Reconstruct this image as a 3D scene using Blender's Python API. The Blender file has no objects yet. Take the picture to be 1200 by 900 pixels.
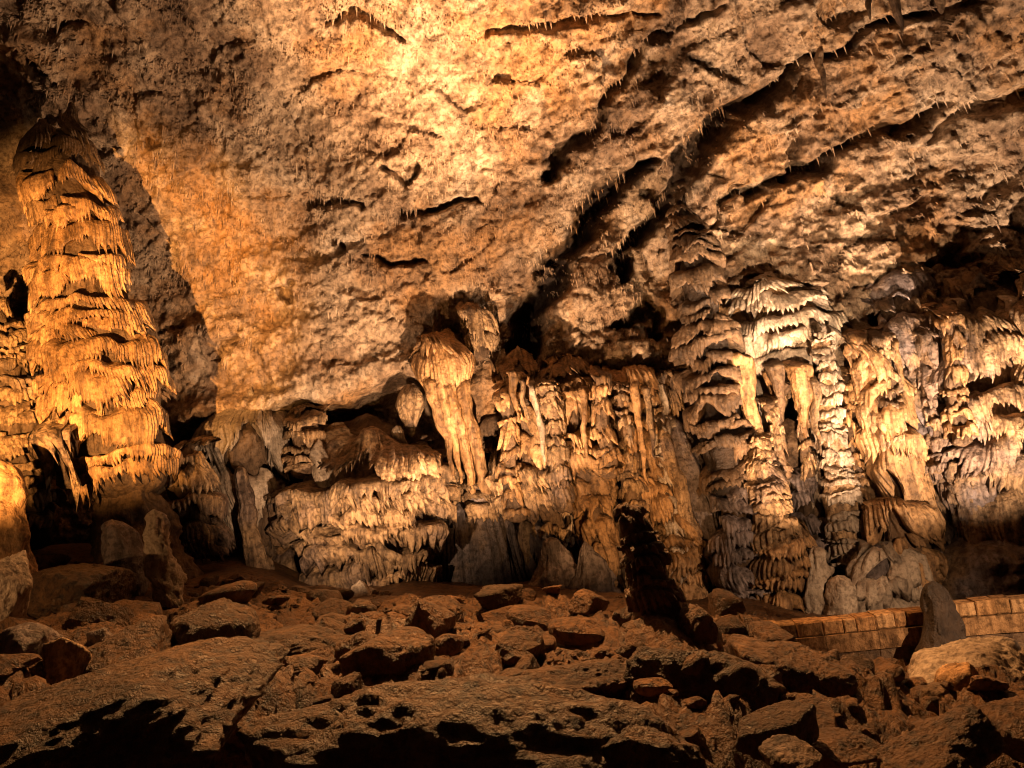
import bpy, math, random
import numpy as np
from mathutils import Vector, Matrix

# ------------------------------------------------------------------ camera
SC = bpy.context.scene
COL = SC.collection
FPX = 950.0                       # focal length in photo pixels (photo is 1200 x 900)
PITCH, ROLL = math.radians(8.0), math.radians(7.0)
Fv = np.array([0, math.cos(PITCH), math.sin(PITCH)])
R0 = np.array([1.0, 0, 0]); U0 = np.array([0, -math.sin(PITCH), math.cos(PITCH)])
Uv = math.cos(ROLL) * U0 + math.sin(ROLL) * R0
Rv = math.cos(ROLL) * R0 - math.sin(ROLL) * U0
cam_d = bpy.data.cameras.new('camera')
cam = bpy.data.objects.new('camera', cam_d); COL.objects.link(cam)
cam_d.sensor_width = 36.0
cam_d.lens = 36.0 * FPX / 1200.0
cam_d.clip_end = 300
cam.matrix_world = Matrix(((Rv[0], Uv[0], -Fv[0], 0), (Rv[1], Uv[1], -Fv[1], 0), (Rv[2], Uv[2], -Fv[2], 0), (0, 0, 0, 1)))
SC.camera = cam

def ray(px, py): return Fv * FPX + Rv * (px - 600) - Uv * (py - 450)
def at(px, py, Y):                # point on the pixel's ray at distance Y straight ahead
    d = ray(px, py); return d * (Y / d[1])
def mpp(px, py, Y):               # metres per photo pixel there
    p = at(px, py, Y); return float(p @ Fv) / FPX
def proj(P):                      # world points -> photo pixels
    z = P @ Fv
    return 600 + FPX * (P @ Rv) / z, 450 - FPX * (P @ Uv) / z

# ------------------------------------------------------------------ world and lamps
W = bpy.data.worlds.new('World'); SC.world = W; W.use_nodes = True
bg = W.node_tree.nodes['Background']
bg.inputs[0].default_value = (1.0, 0.62, 0.36, 1); bg.inputs[1].default_value = 0.007   # a closed cave: next to no skylight
SC.view_settings.view_transform = 'Standard'; SC.view_settings.look = 'None'
SC.view_settings.exposure = 0.22; SC.view_settings.gamma = 1.0
SC.cycles.use_denoising = True
SC.cycles.filter_width = 1.05
SC.cycles.max_bounces = 5
SC.cycles.diffuse_bounces = 1
SC.cycles.sample_clamp_indirect = 6

def flood(name, loc, target, watts, color, size=70, blend=0.9, radius=0.12):
    l = bpy.data.lights.new(name, 'SPOT'); o = bpy.data.objects.new(name, l); COL.objects.link(o)
    l.energy = watts; l.color = color; l.spot_size = math.radians(size); l.spot_blend = blend; l.shadow_soft_size = radius
    o.location = loc
    o.rotation_euler = (Vector(target) - Vector(loc)).to_track_quat('-Z', 'Y').to_euler()
    return o
AMB = (1.0, 0.53, 0.20); WARM = (1.0, 0.64, 0.36); WHITE = (1.0, 0.76, 0.56)
flood('floodlight_vault', (-0.4, 12.6, -1.1), at(500, 120, 13.6), 3900, WARM, 150, 1.0, 0.05)
flood('floodlight_vault_core', (-0.6, 11.8, -1.0), at(535, 85, 13.4), 21000, (1.0, .60, .29), 46, 1.0, 0.05)
flood('floodlight_stalagmite', (-5.2, 4.6, 0.0), at(105, 400, 13.0), 14500, (1.0, .49, .14), 37, 0.7, 0.05)
flood('floodlight_spur', (-7.6, 6.2, -0.2), at(45, 720, 9.5), 260, AMB, 60, 0.8, 0.05)
flood('floodlight_curtains', (1.7, 12.2, -1.6), at(700, 470, 15), 520, AMB, 110, 0.9, 0.04)
flood('floodlight_columns', (4.0, 11.9, -2.25), at(925, 385, 15), 3600, WARM, 66, 1.0, 0.04)
flood('floodlight_ledge', (4.7, 8.8, -1.5), at(915, 350, 15), 4200, (1.0, .70, .42), 38, 1.0, 0.04)  # extra lamp added from the front to brighten the ledge
flood('floodlight_right_vault', (7.4, 11.6, -2.2), at(1060, 200, 13.5), 5200, (1.0, .70, .45), 120, 1.0, 0.04)
flood('floodlight_niche', (-3.2, 11.9, -0.65), at(420, 540, 15), 800, WARM, 100, 0.9, 0.04)
flood('floodlight_path', (6.8, 6.2, -0.9), at(1020, 680, 12.6), 1500, WARM, 44, 0.9, 0.05)
flood('floodlight_overhead', (-0.6, 12.4, 9.0), (0.2, 7.2, -2.0), 9800, (1, .49, .17), 70, 0.9, 0.04)  # added lamp standing in for light bounced off the bright vault

# ------------------------------------------------------------------ noise
_r = np.random.RandomState(7)
_P = np.concatenate([_r.permutation(256)] * 3)
_G = _r.normal(size=(256, 3)); _G /= np.linalg.norm(_G, axis=1)[:, None]
def pn(x, y, z):
    x, y, z = np.broadcast_arrays(np.asarray(x, float), np.asarray(y, float), np.asarray(z, float))
    xi, yi, zi = np.floor(x).astype(int), np.floor(y).astype(int), np.floor(z).astype(int)
    xf, yf, zf = x - xi, y - yi, z - zi
    u, v, w = [t * t * t * (t * (t * 6 - 15) + 10) for t in (xf, yf, zf)]
    out = 0
    for a in (0, 1):
        ux = u if a else 1 - u
        for b in (0, 1):
            vy = v if b else 1 - v
            for c in (0, 1):
                wz = w if c else 1 - w
                g = _G[_P[_P[_P[(xi + a) & 255] + ((yi + b) & 255)] + ((zi + c) & 255)]]
                out = out + ux * vy * wz * (g[..., 0] * (xf - a) + g[..., 1] * (yf - b) + g[..., 2] * (zf - c))
    return out * 1.5
def fbm(x, y, z, o=4, lac=2.1, gain=0.5):
    s, a = 0, 1.0
    for i in range(o):
        s = s + a * pn(x + 11.3 * i, y + 5.7 * i, z - 3.1 * i); x, y, z, a = x * lac, y * lac, z * lac, a * gain
    return s
def ridged(x, y, z, o=4):
    s, a = 0, 1.0
    for i in range(o):
        s = s + a * (1 - np.abs(pn(x + 7.3 * i, y, z + 2.2 * i)) * 2); x, y, z, a = x * 2.1, y * 2.1, z * 2.1, a * 0.5
    return s - 1.0
def facets(x, y, seed, tilt=1.0):    # broken rock: a tilted plane for each cell
    xi, yi = np.floor(x).astype(int), np.floor(y).astype(int)
    best = np.full(x.shape, 9.0); second = best.copy(); val = np.zeros(x.shape)
    for a in (-1, 0, 1):
        for b in (-1, 0, 1):
            h = _P[_P[(xi + a + seed) & 255] + ((yi + b) & 255)]
            g = _G[h]
            dx, dy = x - (xi + a + .5 + g[..., 0] * .5), y - (yi + b + .5 + g[..., 1] * .5)
            d = dx * dx + dy * dy
            v = tilt * (g[..., 2] * dx + g[..., 1] * dy) + g[..., 0] * .5
            m = d < best
            second = np.where(m, best, np.minimum(second, d)); val = np.where(m, v, val); best = np.where(m, d, best)
    return val, np.sqrt(second) - np.sqrt(best)
def smooth(a, b, t):
    t = np.clip((t - a) / (b - a), 0, 1); return t * t * (3 - 2 * t)

# ------------------------------------------------------------------ materials
def rock(name, cols, scale=1.0, streak=0.5, bump=0.5, rough=0.62, spec=0.35, speck=0.5, patch=None, fine=9.0, soot_shade=False):
    m = bpy.data.materials.new(name); m.use_nodes = True
    nt = m.node_tree; N, L = nt.nodes, nt.links
    b = N['Principled BSDF']
    b.inputs['Roughness'].default_value = rough; b.inputs['Specular IOR Level'].default_value = spec
    geo = N.new('ShaderNodeNewGeometry')
    def noise(sc, det, mul=(1, 1, 1), off=0.0, dist=0.0):
        mp = N.new('ShaderNodeMapping'); mp.inputs['Scale'].default_value = [sc * k for k in mul]; mp.inputs['Location'].default_value = (off, off, off)
        L.new(geo.outputs['Position'], mp.inputs['Vector'])
        n = N.new('ShaderNodeTexNoise'); n.inputs['Scale'].default_value = 1; n.inputs['Detail'].default_value = det
        n.inputs['Roughness'].default_value = 0.62; n.inputs['Distortion'].default_value = dist
        L.new(mp.outputs['Vector'], n.inputs['Vector']); return n.outputs['Fac']
    def ramp(src, stops):
        r = N.new('ShaderNodeValToRGB'); e = r.color_ramp.elements
        while len(e) < len(stops): e.new(0.5)
        for k, (p, c) in enumerate(stops): e[k].position = p; e[k].color = (*c, 1) if len(c) == 3 else c
        L.new(src, r.inputs['Fac']); return r.outputs['Color']
    def mix(kind, fac, A, B):
        x = N.new('ShaderNodeMix'); x.data_type = 'RGBA'; x.blend_type = kind
        if isinstance(fac, (int, float)): x.inputs[0].default_value = fac
        else: L.new(fac, x.inputs[0])
        L.new(A, x.inputs[6])
        if isinstance(B, tuple): x.inputs[7].default_value = (*B, 1)
        else: L.new(B, x.inputs[7])
        return x.outputs[2]
    k = len(cols)
    base = ramp(noise(0.9 * scale, 9, dist=0.6), [(0.28 + 0.46 * i / max(1, k - 1), c) for i, c in enumerate(cols)])
    if patch:
        base = mix('MIX', ramp(noise(0.55 * scale, 5, off=31.0), [(0.50, (0, 0, 0)), (0.62, (1, 1, 1))]), base, patch)
    st = ramp(noise(1.0, 6, (5.5 * scale, 5.5 * scale, 0.7 * scale), off=4.0), [(0.38, (0.14, 0.10, 0.08)), (0.56, (1, 1, 1))])
    base = mix('MULTIPLY', streak, base, st)
    sp = ramp(noise(fine * scale, 8, off=9.0), [(0.38, (0.10, 0.07, 0.055)), (0.53, (1, 1, 1))])
    base = mix('MULTIPLY', speck, base, sp)
    oi = N.new('ShaderNodeObjectInfo'); mr = N.new('ShaderNodeMapRange'); mr.inputs[3].default_value = .62; mr.inputs[4].default_value = 1.25
    L.new(oi.outputs['Random'], mr.inputs[0])
    if not soot_shade: base = mix('MULTIPLY', 1.0, base, mr.outputs[0])
    if soot_shade:
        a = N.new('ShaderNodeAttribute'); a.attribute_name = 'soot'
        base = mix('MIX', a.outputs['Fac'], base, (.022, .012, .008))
    L.new(base, b.inputs['Base Color'])
    h1 = noise(7.0 * scale, 10, off=2.0, dist=0.3); h2 = noise(28.0 * scale, 6, (1, 1, 0.6), off=14.0)
    add = N.new('ShaderNodeMath'); add.operation = 'MULTIPLY_ADD'; add.inputs[1].default_value = 0.4
    L.new(h2, add.inputs[0]); L.new(h1, add.inputs[2])
    bp = N.new('ShaderNodeBump'); bp.inputs['Strength'].default_value = bump; bp.inputs['Distance'].default_value = 0.09
    L.new(add.outputs[0], bp.inputs['Height']); L.new(bp.outputs['Normal'], b.inputs['Normal'])
    return m
M = {
 'wall': rock('limestone_vault', [(.10, .058, .035), (.30, .19, .12), (.52, .37, .25), (.64, .50, .38)], 0.9, 0.5, 0.9, 0.62, 0.3, 0.6, patch=(.40, .22, .10), fine=13),
 'wall_soot': rock('limestone_vault_coated', [(.10, .058, .035), (.30, .19, .12), (.52, .37, .25), (.64, .50, .38)], 0.9, 0.5, 0.9, 0.62, 0.3, 0.6, patch=(.40, .22, .10), fine=13, soot_shade=True),
 'amber': rock('amber_flowstone', [(.30, .15, .05), (.52, .29, .13), (.64, .38, .19)], 1.2, 0.7, 0.7, 0.5, 0.4, 0.6),
 'tan': rock('tan_flowstone', [(.20, .115, .06), (.50, .31, .16), (.60, .40, .24)], 1.3, 0.75, 0.8, 0.55, 0.4, 0.7, patch=(.30, .20, .15)),
 'grey': rock('grey_flowstone', [(.13, .095, .09), (.29, .22, .205), (.42, .33, .32)], 1.3, 0.7, 0.8, 0.45, 0.5, 0.65, patch=(.36, .22, .12)),
 'pale': rock('pale_calcite', [(.26, .18, .13), (.50, .38, .28), (.64, .51, .40)], 1.6, 0.35, 0.6, 0.5, 0.4, 0.5),
 'umber': rock('umber_flowstone', [(.07, .04, .025), (.17, .10, .055), (.30, .18, .10)], 1.4, 0.5, 0.7, 0.6, 0.35, 0.5),
 'floor': rock('clay_floor', [(.07, .030, .010), (.18, .082, .028), (.30, .145, .055)], 1.6, 0.0, 1.0, 0.48, 0.5, 0.8, fine=9),
 'boulder': rock('boulder_rock', [(.055, .025, .010), (.14, .066, .025), (.26, .13, .052)], 1.5, 0.2, 1.0, 0.48, 0.5, 0.75, fine=8),
 'clay': rock('grey_clay', [(.10, .066, .05), (.17, .115, .09), (.24, .165, .13)], 1.2, 0.3, 0.5, 0.6, 0.4, 0.4),
 'soot': rock('black_coated_rock', [(.020, .012, .008), (.045, .026, .016), (.085, .05, .03)], 1.4, 0.3, 0.8, 0.55, 0.4, 0.4),  # near-black colour stands in for shade on the stub and a column core
 'stone': rock('cut_sandstone', [(.38, .19, .075), (.46, .24, .10), (.50, .28, .12)], 2.0, 0.6, 0.7, 0.75, 0.2, 0.6, fine=7),
 'stone_b': rock('cut_sandstone_light', [(.44, .24, .105), (.52, .30, .14), (.56, .34, .17)], 2.0, 0.6, 0.7, 0.75, 0.2, 0.6, fine=7),
 'mortar': rock('mortar_band', [(.34, .18, .08), (.42, .23, .105), (.46, .27, .13)], 2.0, 0.7, 0.7, 0.8, 0.2, 0.6, fine=6),
}

# ------------------------------------------------------------------ mesh helpers
def mesh(name, V, Q, mat, smooth_=True):
    me = bpy.data.meshes.new(name)
    V = np.asarray(V, np.float32); Q = np.asarray(Q, np.int32); k = Q.shape[1]
    me.vertices.add(len(V)); me.vertices.foreach_set('co', V.ravel())
    me.loops.add(Q.size); me.loops.foreach_set('vertex_index', Q.ravel())
    me.polygons.add(len(Q)); me.polygons.foreach_set('loop_start', np.arange(0, Q.size, k, dtype=np.int32))
    me.polygons.foreach_set('use_smooth', np.full(len(Q), smooth_))
    me.update(calc_edges=True); me.materials.append(mat)
    return me
def grid_quads(nr, nc, wrap=False):
    r = np.arange(nr - 1)[:, None]; c = np.arange(nc if wrap else nc - 1)[None, :]
    c2 = (c + 1) % nc
    return np.stack([r * nc + c, r * nc + c2, (r + 1) * nc + c2, (r + 1) * nc + c], -1).reshape(-1, 4)
def obj(name, me, parent=None, loc=(0, 0, 0)):
    o = bpy.data.objects.new(name, me); COL.objects.link(o); o.location = loc
    if parent: o.parent = parent
    return o
def tag(o, label, cat, group=None):
    o['label'] = label; o['category'] = cat
    if 'kind' not in o: o['kind'] = 'thing'
    if group: o['group'] = group
    return o
def thing(name, label, cat, loc, group=None):
    o = bpy.data.objects.new(name, None); COL.objects.link(o); o.location = loc; o.empty_display_size = 0.2
    return tag(o, label, cat, group)

# ------------------------------------------------------------------ cave wall
ZC, YC, RAD = 3.0, 8.0, 8.6
def wall_base(x, s):              # s: height up the wall, then along the vault; returns y, z and the inward normal
    a = np.clip(s - ZC, 0, None) / RAD
    y = np.where(s < ZC, YC + RAD + 0.03 * (ZC - s), YC + RAD * np.cos(a)) - 0.012 * x * x
    z = np.where(s < ZC, s, ZC + RAD * np.sin(a))
    return y, z, -np.cos(a), -np.sin(a)
def wall_y(px, py):               # where the pixel's ray meets the undisplaced wall
    d = ray(px, py); d = d / d[1]
    lo, hi = 6.0, 22.0
    for _ in range(40):
        Y = (lo + hi) / 2; x, z = d[0] * Y, d[2] * Y
        yy = (YC + math.sqrt(max(0.01, RAD ** 2 - max(0, z - ZC) ** 2)) if z > ZC else YC + RAD + 0.03 * (ZC - z)) - 0.012 * x * x
        if Y < yy: lo = Y
        else: hi = Y
    return lo
def poly_dist(px, py, pts):       # distance to a polyline, side of it, and position along it
    best = np.full(px.shape, 1e9); side = np.zeros(px.shape); wid = np.zeros(px.shape)
    for (x0, y0, w0), (x1, y1, w1) in zip(pts[:-1], pts[1:]):
        dx, dy = x1 - x0, y1 - y0
        t = np.clip(((px - x0) * dx + (py - y0) * dy) / (dx * dx + dy * dy), 0, 1)
        ex, ey = px - x0 - t * dx, py - y0 - t * dy
        d = np.hypot(ex, ey); m = d < best
        best = np.where(m, d, best); side = np.where(m, np.sign(dx * ey - dy * ex), side); wid = np.where(m, w0 + (w1 - w0) * t, wid)
    return best, side, wid

step = 0.033
xs = np.arange(-13.5, 13.5, step)
ss = np.concatenate([np.arange(-4.5, 11.6, step), np.arange(11.6, 17.0, 0.15)])
X, S = np.meshgrid(xs, ss)
Yb, Zb, Ny, Nz = wall_base(X, S)
PX, PY = proj(np.stack([X, Yb, Zb], -1))
wob = fbm(X * 1.1, S * 1.1, 3.0, 5) * 15
wob2 = fbm(X * 1.1, S * 1.1, 13.0, 5) * 15
PXw, PYw = PX + wob, PY + wob2
up = 1 - smooth(420, 520, PY)                       # the vault above the curtains
right = smooth(680, 860, PX - 0.55 * (PY - 250))
D = 0.40 * fbm(X * .33, S * .33, 0.5, 3) + 0.14 * fbm(X * 1.1, S * 1.4, 4.5, 4)
fv, fe = facets(X * .85 + .3 * pn(X, S, 1.0) + .4 * S, S * 1.15 - .35 * X, 3)
fv2, fe2 = facets(X * 2.6 + .3 * pn(X * 2, S * 2, 1.0), S * 3.4 - .8 * X, 60)
D += right * up * (0.30 * fv + 0.09 * fv2) + (1 - right) * up * (0.10 * fv + 0.045 * fv2)
D += 0.055 * ridged(X * 2.2 + .35 * S, S * 2.7, 7.7, 5) * (0.5 + 0.8 * right)
D += 0.06 * np.abs(fbm(X * 4.5 + 2., S * 3.4, 17.0, 4)) * (.5 + up)
D += 0.035 * fbm(X * 8, S * 6, 2.2, 3)
pit = pn(X * 2.3, S * 2.9, 5.5); D -= 0.07 * smooth(0.36, 0.75, pit) * up
CR = [ # fissures of the vault: (photo x, y, half width), depth in m, step between the two sides
 ([(590, 440, 10), (612, 400, 17), (632, 350, 17), (655, 300, 12), (690, 262, 15), (722, 222, 13), (770, 185, 6)], 0.95, 0.30),
 ([(640, 205, 6), (662, 178, 9), (692, 150, 9), (712, 120, 6), (760, 62, 9), (800, 30, 6), (850, 8, 4)], 0.55, 0.25),
 ([(720, 330, 6), (745, 285, 9), (790, 225, 12), (812, 180, 18), (850, 140, 18), (905, 108, 12), (965, 68, 7), (1060, 20, 6), (1150, -20, 5)], 0.85, 0.35),
 ([(860, 245, 5), (905, 205, 8), (960, 195, 9), (985, 180, 9), (1030, 160, 10), (1060, 155, 9), (1082, 130, 12), (1100, 122, 10), (1120, 120, 3)], 0.6, 0.3),
 ([(575, 42, 3), (620, 35, 6), (680, 24, 6), (770, 14, 3)], 0.35, 0.2),
 ([(370, 28, 3), (410, 24, 8), (440, 28, 8), (465, 45, 3)], 0.35, 0.15),
 ([(440, 195, 3), (475, 207, 5), (492, 190, 4)], 0.28, 0.1),
 ([(470, 252, 4), (510, 247, 5), (555, 240, 4)], 0.40, 0.1),
 ([(355, 238, 3), (395, 238, 4), (425, 242, 3)], 0.28, 0.1),
 ([(430, 300, 4), (460, 308, 6), (490, 312, 3)], 0.40, 0.1),
 ([(320, 330, 3), (335, 340, 10), (345, 352, 6)], 0.40, 0.0),
 ([(388, 278, 6), (394, 286, 6)], 0.40, 0.0),
 ([(245, 420, 3), (262, 408, 9), (278, 400, 5)], 0.45, 0.0),
 ([(725, 385, 6), (750, 365, 9), (775, 365, 8), (768, 390, 7)], 0.55, 0.0),
 ([(1085, 310, 6), (1125, 298, 9), (1170, 300, 6)], 0.45, 0.2),
 ([(870, 330, 8), (880, 345, 12), (895, 350, 8)], 0.7, 0.0),
 ([(925, 205, 5), (938, 180, 9), (940, 160, 5)], 0.5, 0.0),
 ([(1100, 160, 5), (1140, 135, 9), (1200, 112, 12), (1260, 95, 9)], 0.5, 0.2),
 ([(820, 285, 4), (855, 240, 6), (880, 210, 4)], 0.4, 0.1),
 ([(170, 165, 4), (178, 172, 7), (180, 168, 4)], 0.3, 0.0),
 ([(20, 20, 4), (60, 35, 7), (90, 30, 4)], 0.35, 0.0),
 ([(318, 560, 8), (330, 600, 14), (335, 655, 12)], 0.8, 0.0),
 ([(1086, 345, 8), (1092, 400, 10), (1098, 470, 9), (1106, 530, 6)], 0.8, 0.0),
 ([(1024, 350, 6), (1018, 390, 9), (1022, 420, 6)], 0.6, 0.0),
 ([(930, 480, 22), (945, 540, 34), (955, 600, 30)], 0.8, 0.0),
 ([(706, 440, 7), (718, 500, 9), (730, 560, 8)], 0.7, 0.0),
 ([(845, 560, 6), (860, 620, 12), (866, 690, 10)], 0.7, 0.0),
 ([(-20, 60, 6), (30, 70, 6), (60, 90, 3)], 0.3, 0.0),
]
for pts, dep, st in CR:
    d, sd, w = poly_dist(PXw, PYw, pts)
    D -= 1.15 * dep * np.exp(-(d / np.maximum(w * 0.85, 1)) ** 3)
    D += st * np.exp(-d / 70.0) * np.where(sd < 0, 1, -1) * smooth(0, 14, d) * 0.32
soot_shade = np.zeros(X.shape)      # black mineral coating along the great fissures
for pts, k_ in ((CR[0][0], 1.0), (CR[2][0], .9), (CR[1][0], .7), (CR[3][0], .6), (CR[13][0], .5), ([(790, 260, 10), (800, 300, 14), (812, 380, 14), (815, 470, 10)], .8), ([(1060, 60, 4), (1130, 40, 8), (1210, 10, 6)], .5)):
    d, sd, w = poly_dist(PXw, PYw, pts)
    soot_shade = np.maximum(soot_shade, k_ * np.clip(1.25 - (d + 9 * fbm(X * 5, S * 3.5, 31., 4)) / np.maximum(w * 1.3, 1), 0, 1))
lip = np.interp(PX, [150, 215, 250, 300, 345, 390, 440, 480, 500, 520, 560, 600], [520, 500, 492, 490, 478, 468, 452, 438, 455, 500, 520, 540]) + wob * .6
recess = smooth(-3, 12, PYw * .3 + PY * .7 - lip) * smooth(195, 235, PX) * (1 - smooth(495, 560, PX))
D -= 1.5 * recess
D += 0.25 * np.exp(-((PY - lip + 12) / 16) ** 2) * smooth(195, 235, PX) * (1 - smooth(490, 530, PX))
D += (0.55 + .10 * pn(X * 7, S * .5, 4.)) * np.exp(-((PX - 695 + .3 * (380 - PY)) / 60) ** 4 - ((PY - 372) / 62) ** 4)     # smooth buttress beside the wide fissure
D += 0.55 * np.exp(-((PX - 1000) / 190) ** 4 - ((PY - 400) / 75) ** 2)
D += 0.50 * np.exp(-((PX - 760) / 90) ** 2 - ((PY - 430) / 26) ** 2)     # the brow over the curtains
low = smooth(430, 520, PY) * smooth(560, 620, PX)
fl = pn(X * 5.5 + .6 * pn(X * 2, S * 1.5, 1), S * .55, 8.8)
D += low * (0.14 * (np.abs(fl) * 2 - .4) + 0.22 * fbm(X * 1.5, S * 1.0, 21.0, 3))
WX = X; WY = Yb + D * Ny; WZ = Zb + D * Nz
WV = np.stack([WX, WY, WZ], -1)
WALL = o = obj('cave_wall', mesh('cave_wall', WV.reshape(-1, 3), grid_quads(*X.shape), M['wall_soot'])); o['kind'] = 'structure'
at_ = o.data.attributes.new('soot', 'FLOAT', 'POINT'); at_.data.foreach_set('value', soot_shade.ravel().astype(np.float32))

# fringe of tiny stalactites all over the vault: nobody could count it
rs = np.random.RandomState(11)
nr, nc = X.shape
ii = rs.randint(0, len(ss) - 60, 420000); jj = rs.randint(2, nc - 2, 420000)
qx, qy = PX[ii, jj], PY[ii, jj]
den = (qy < 440) * (qx > -120) * (qx < 1320) * (qy > -80)
cl = fbm(X[ii, jj] * 1.0, S[ii, jj] * 2.2, 40.0, 4)
wgt = den * smooth(-.15, .45, cl) * np.where(qx < 760, 1.0, 0.5) * (1 - 0.75 * smooth(330, 430, qy)) * (1 - .5 * np.exp(-((qx - 540) / 130) ** 2 - ((qy - 110) / 70) ** 2))
keep = rs.rand(len(ii)) < wgt * 0.30
ii, jj = ii[keep], jj[keep]
n = len(ii)
P = WV[ii, jj]
ln = 0.05 + 0.26 * rs.rand(n) ** 4.0; rw = 0.014 + 0.020 * rs.rand(n)
an = rs.rand(n) * 6.28
vs = []
for k in range(4):
    t = an + k * math.pi / 2
    vs.append(P + np.stack([np.cos(t) * rw, np.sin(t) * rw + .03, 0.03 + 0 * t], -1))
vs.append(P + np.stack([(rs.rand(n) - .5) * .02, -.03 - .04 * rs.rand(n), -ln], -1))
V5 = np.stack(vs, 1).reshape(-1, 3)
tri = (np.arange(n)[:, None, None] * 5 + np.array([[0, 1, 4], [1, 2, 4], [2, 3, 4], [3, 0, 4]])[None]).reshape(-1, 3)
o = obj('ceiling_stalactite_fringe', mesh('ceiling_stalactite_fringe', V5, tri, M['wall'])); o['kind'] = 'stuff'
tag(o, 'countless tiny stalactites bristling over the lit vault', 'stalactites')

# ------------------------------------------------------------------ cave floor
GC = [ # photo x, y, distance ahead
 (-200, 900, 4.6), (100, 900, 5.0), (300, 900, 5.2), (600, 900, 5.2), (850, 900, 5.4), (1100, 900, 5.6), (1350, 900, 5.6),
 (-150, 800, 6.6), (100, 810, 6.8), (350, 830, 6.8), (600, 840, 6.8), (980, 850, 6.8), (1200, 850, 7.2),
 (0, 740, 9.0), (150, 745, 9.2), (400, 770, 8.6), (650, 790, 8.2), (900, 770, 8.8), (1150, 800, 8.8), (1300, 800, 8.6),
 (50, 690, 11.6), (250, 705, 11.6), (480, 725, 10.8), (650, 725, 10.8), (820, 735, 10.8), (1000, 790, 10.4), (1140, 762, 10.5), (1280, 775, 10.4),
 (100, 660, 13.4), (250, 672, 14.0), (420, 698, 13.6), (560, 700, 13.2), (700, 700, 13.2), (850, 735, 12.6), (1000, 752, 12.2), (1200, 735, 12.2),
 (60, 640, 15.0), (250, 655, 15.8), (420, 686, 15.4), (600, 685, 15.4), (800, 705, 15.2), (1000, 715, 15.0), (1200, 690, 15.0),
 (400, 680, 18.0), (800, 690, 18.0), (0, 640, 18.0), (1200, 685, 18.0)]
GP = np.array([at(*g) for g in GC])
def ground(x, y):
    w_s, z_s = 0, 0
    for p in GP:
        w = 1.0 / ((((x - p[0]) / 1.0) ** 2 + ((y - p[1]) / 1.0) ** 2) + 0.25) ** 1.6
        w_s = w_s + w; z_s = z_s + w * p[2]
    return z_s / w_s - .85 * (1 - smooth(6.2, 7.3, y + .35 * np.sin(x * 1.3))) - .55 * np.exp(-((x - 4.3) / 1.3) ** 4 - ((y - 10.7) / .55) ** 2)
gy = [2.6]
while gy[-1] < 18.2: gy.append(gy[-1] * 1.0062)
gy = np.array(gy); gu = np.linspace(-1.1, 1.1, 580)
GY, GU = np.meshgrid(gy, gu, indexing='ij'); GX = GU * (GY + .5)
def rough(x, y):
    fv, fe = facets(x * 1.1 + .3 * pn(x, y, 3.), y * 1.3 + .25 * x, 20)
    f2, e2 = facets(x * 3.6 + .3 * pn(x * 2, y * 2, 3.), y * 3.2, 90)
    near = 1 - smooth(11.5, 13.5, y)
    return near * (0.20 * fv + 0.07 * f2) + 0.20 * fbm(x * .7, y * .7, 9.0, 4) * (0.4 + .6 * near) + (0.04 * ridged(x * 4, y * 4, 5.0, 4) + 0.02 * fbm(x * 16, y * 16, 1.0, 3)) * (0.35 + .65 * near)
GZ = ground(GX, GY) + rough(GX, GY)
o = obj('cave_floor', mesh('cave_floor', np.stack([GX, GY, GZ], -1).reshape(-1, 3), grid_quads(*GX.shape), M['floor'])); o['kind'] = 'structure'
def floor_z(x, y): return float((ground(np.array([x]), np.array([y])) + rough(np.array([x]), np.array([y])))[0])

# ------------------------------------------------------------------ flowstone generator
def warp(V, amt=1.0):
    x, y, z = V[..., 0], V[..., 1], V[..., 2]
    d = np.stack([.15 * fbm(x * 1.1, y * 1.1, z * 1.1 + k * 9, 2) + .05 * fbm(x * 3.7, y * 3.7, z * 3.7 + k * 5, 2) for k in (0, 1, 2)], -1)
    return V + amt * d * np.array([1, .8, 1])
class Spine:
    def __init__(s, pts, Y, tuck=0.0):
        P = [(at(px, py, Y), hw * mpp(px, py, Y)) for px, py, hw in pts]
        P.sort(key=lambda q: -q[0][2])
        s.z = np.array([p[0][2] for p in P])[::-1]; s.x = np.array([p[0][0] for p in P])[::-1]; s.r = np.array([p[1] for p in P])[::-1]
        s.Y = Y; s.top, s.bot = P[0][0][2], P[-1][0][2]
        s.tuck = tuck
    def y(s, z): return s.Y + s.tuck * smooth(.76, 1.0, (z - s.bot) / (s.top - s.bot)) ** 1.5
    def __call__(s, z): return np.interp(z, s.z, s.x), np.interp(z, s.z, s.r)

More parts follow.
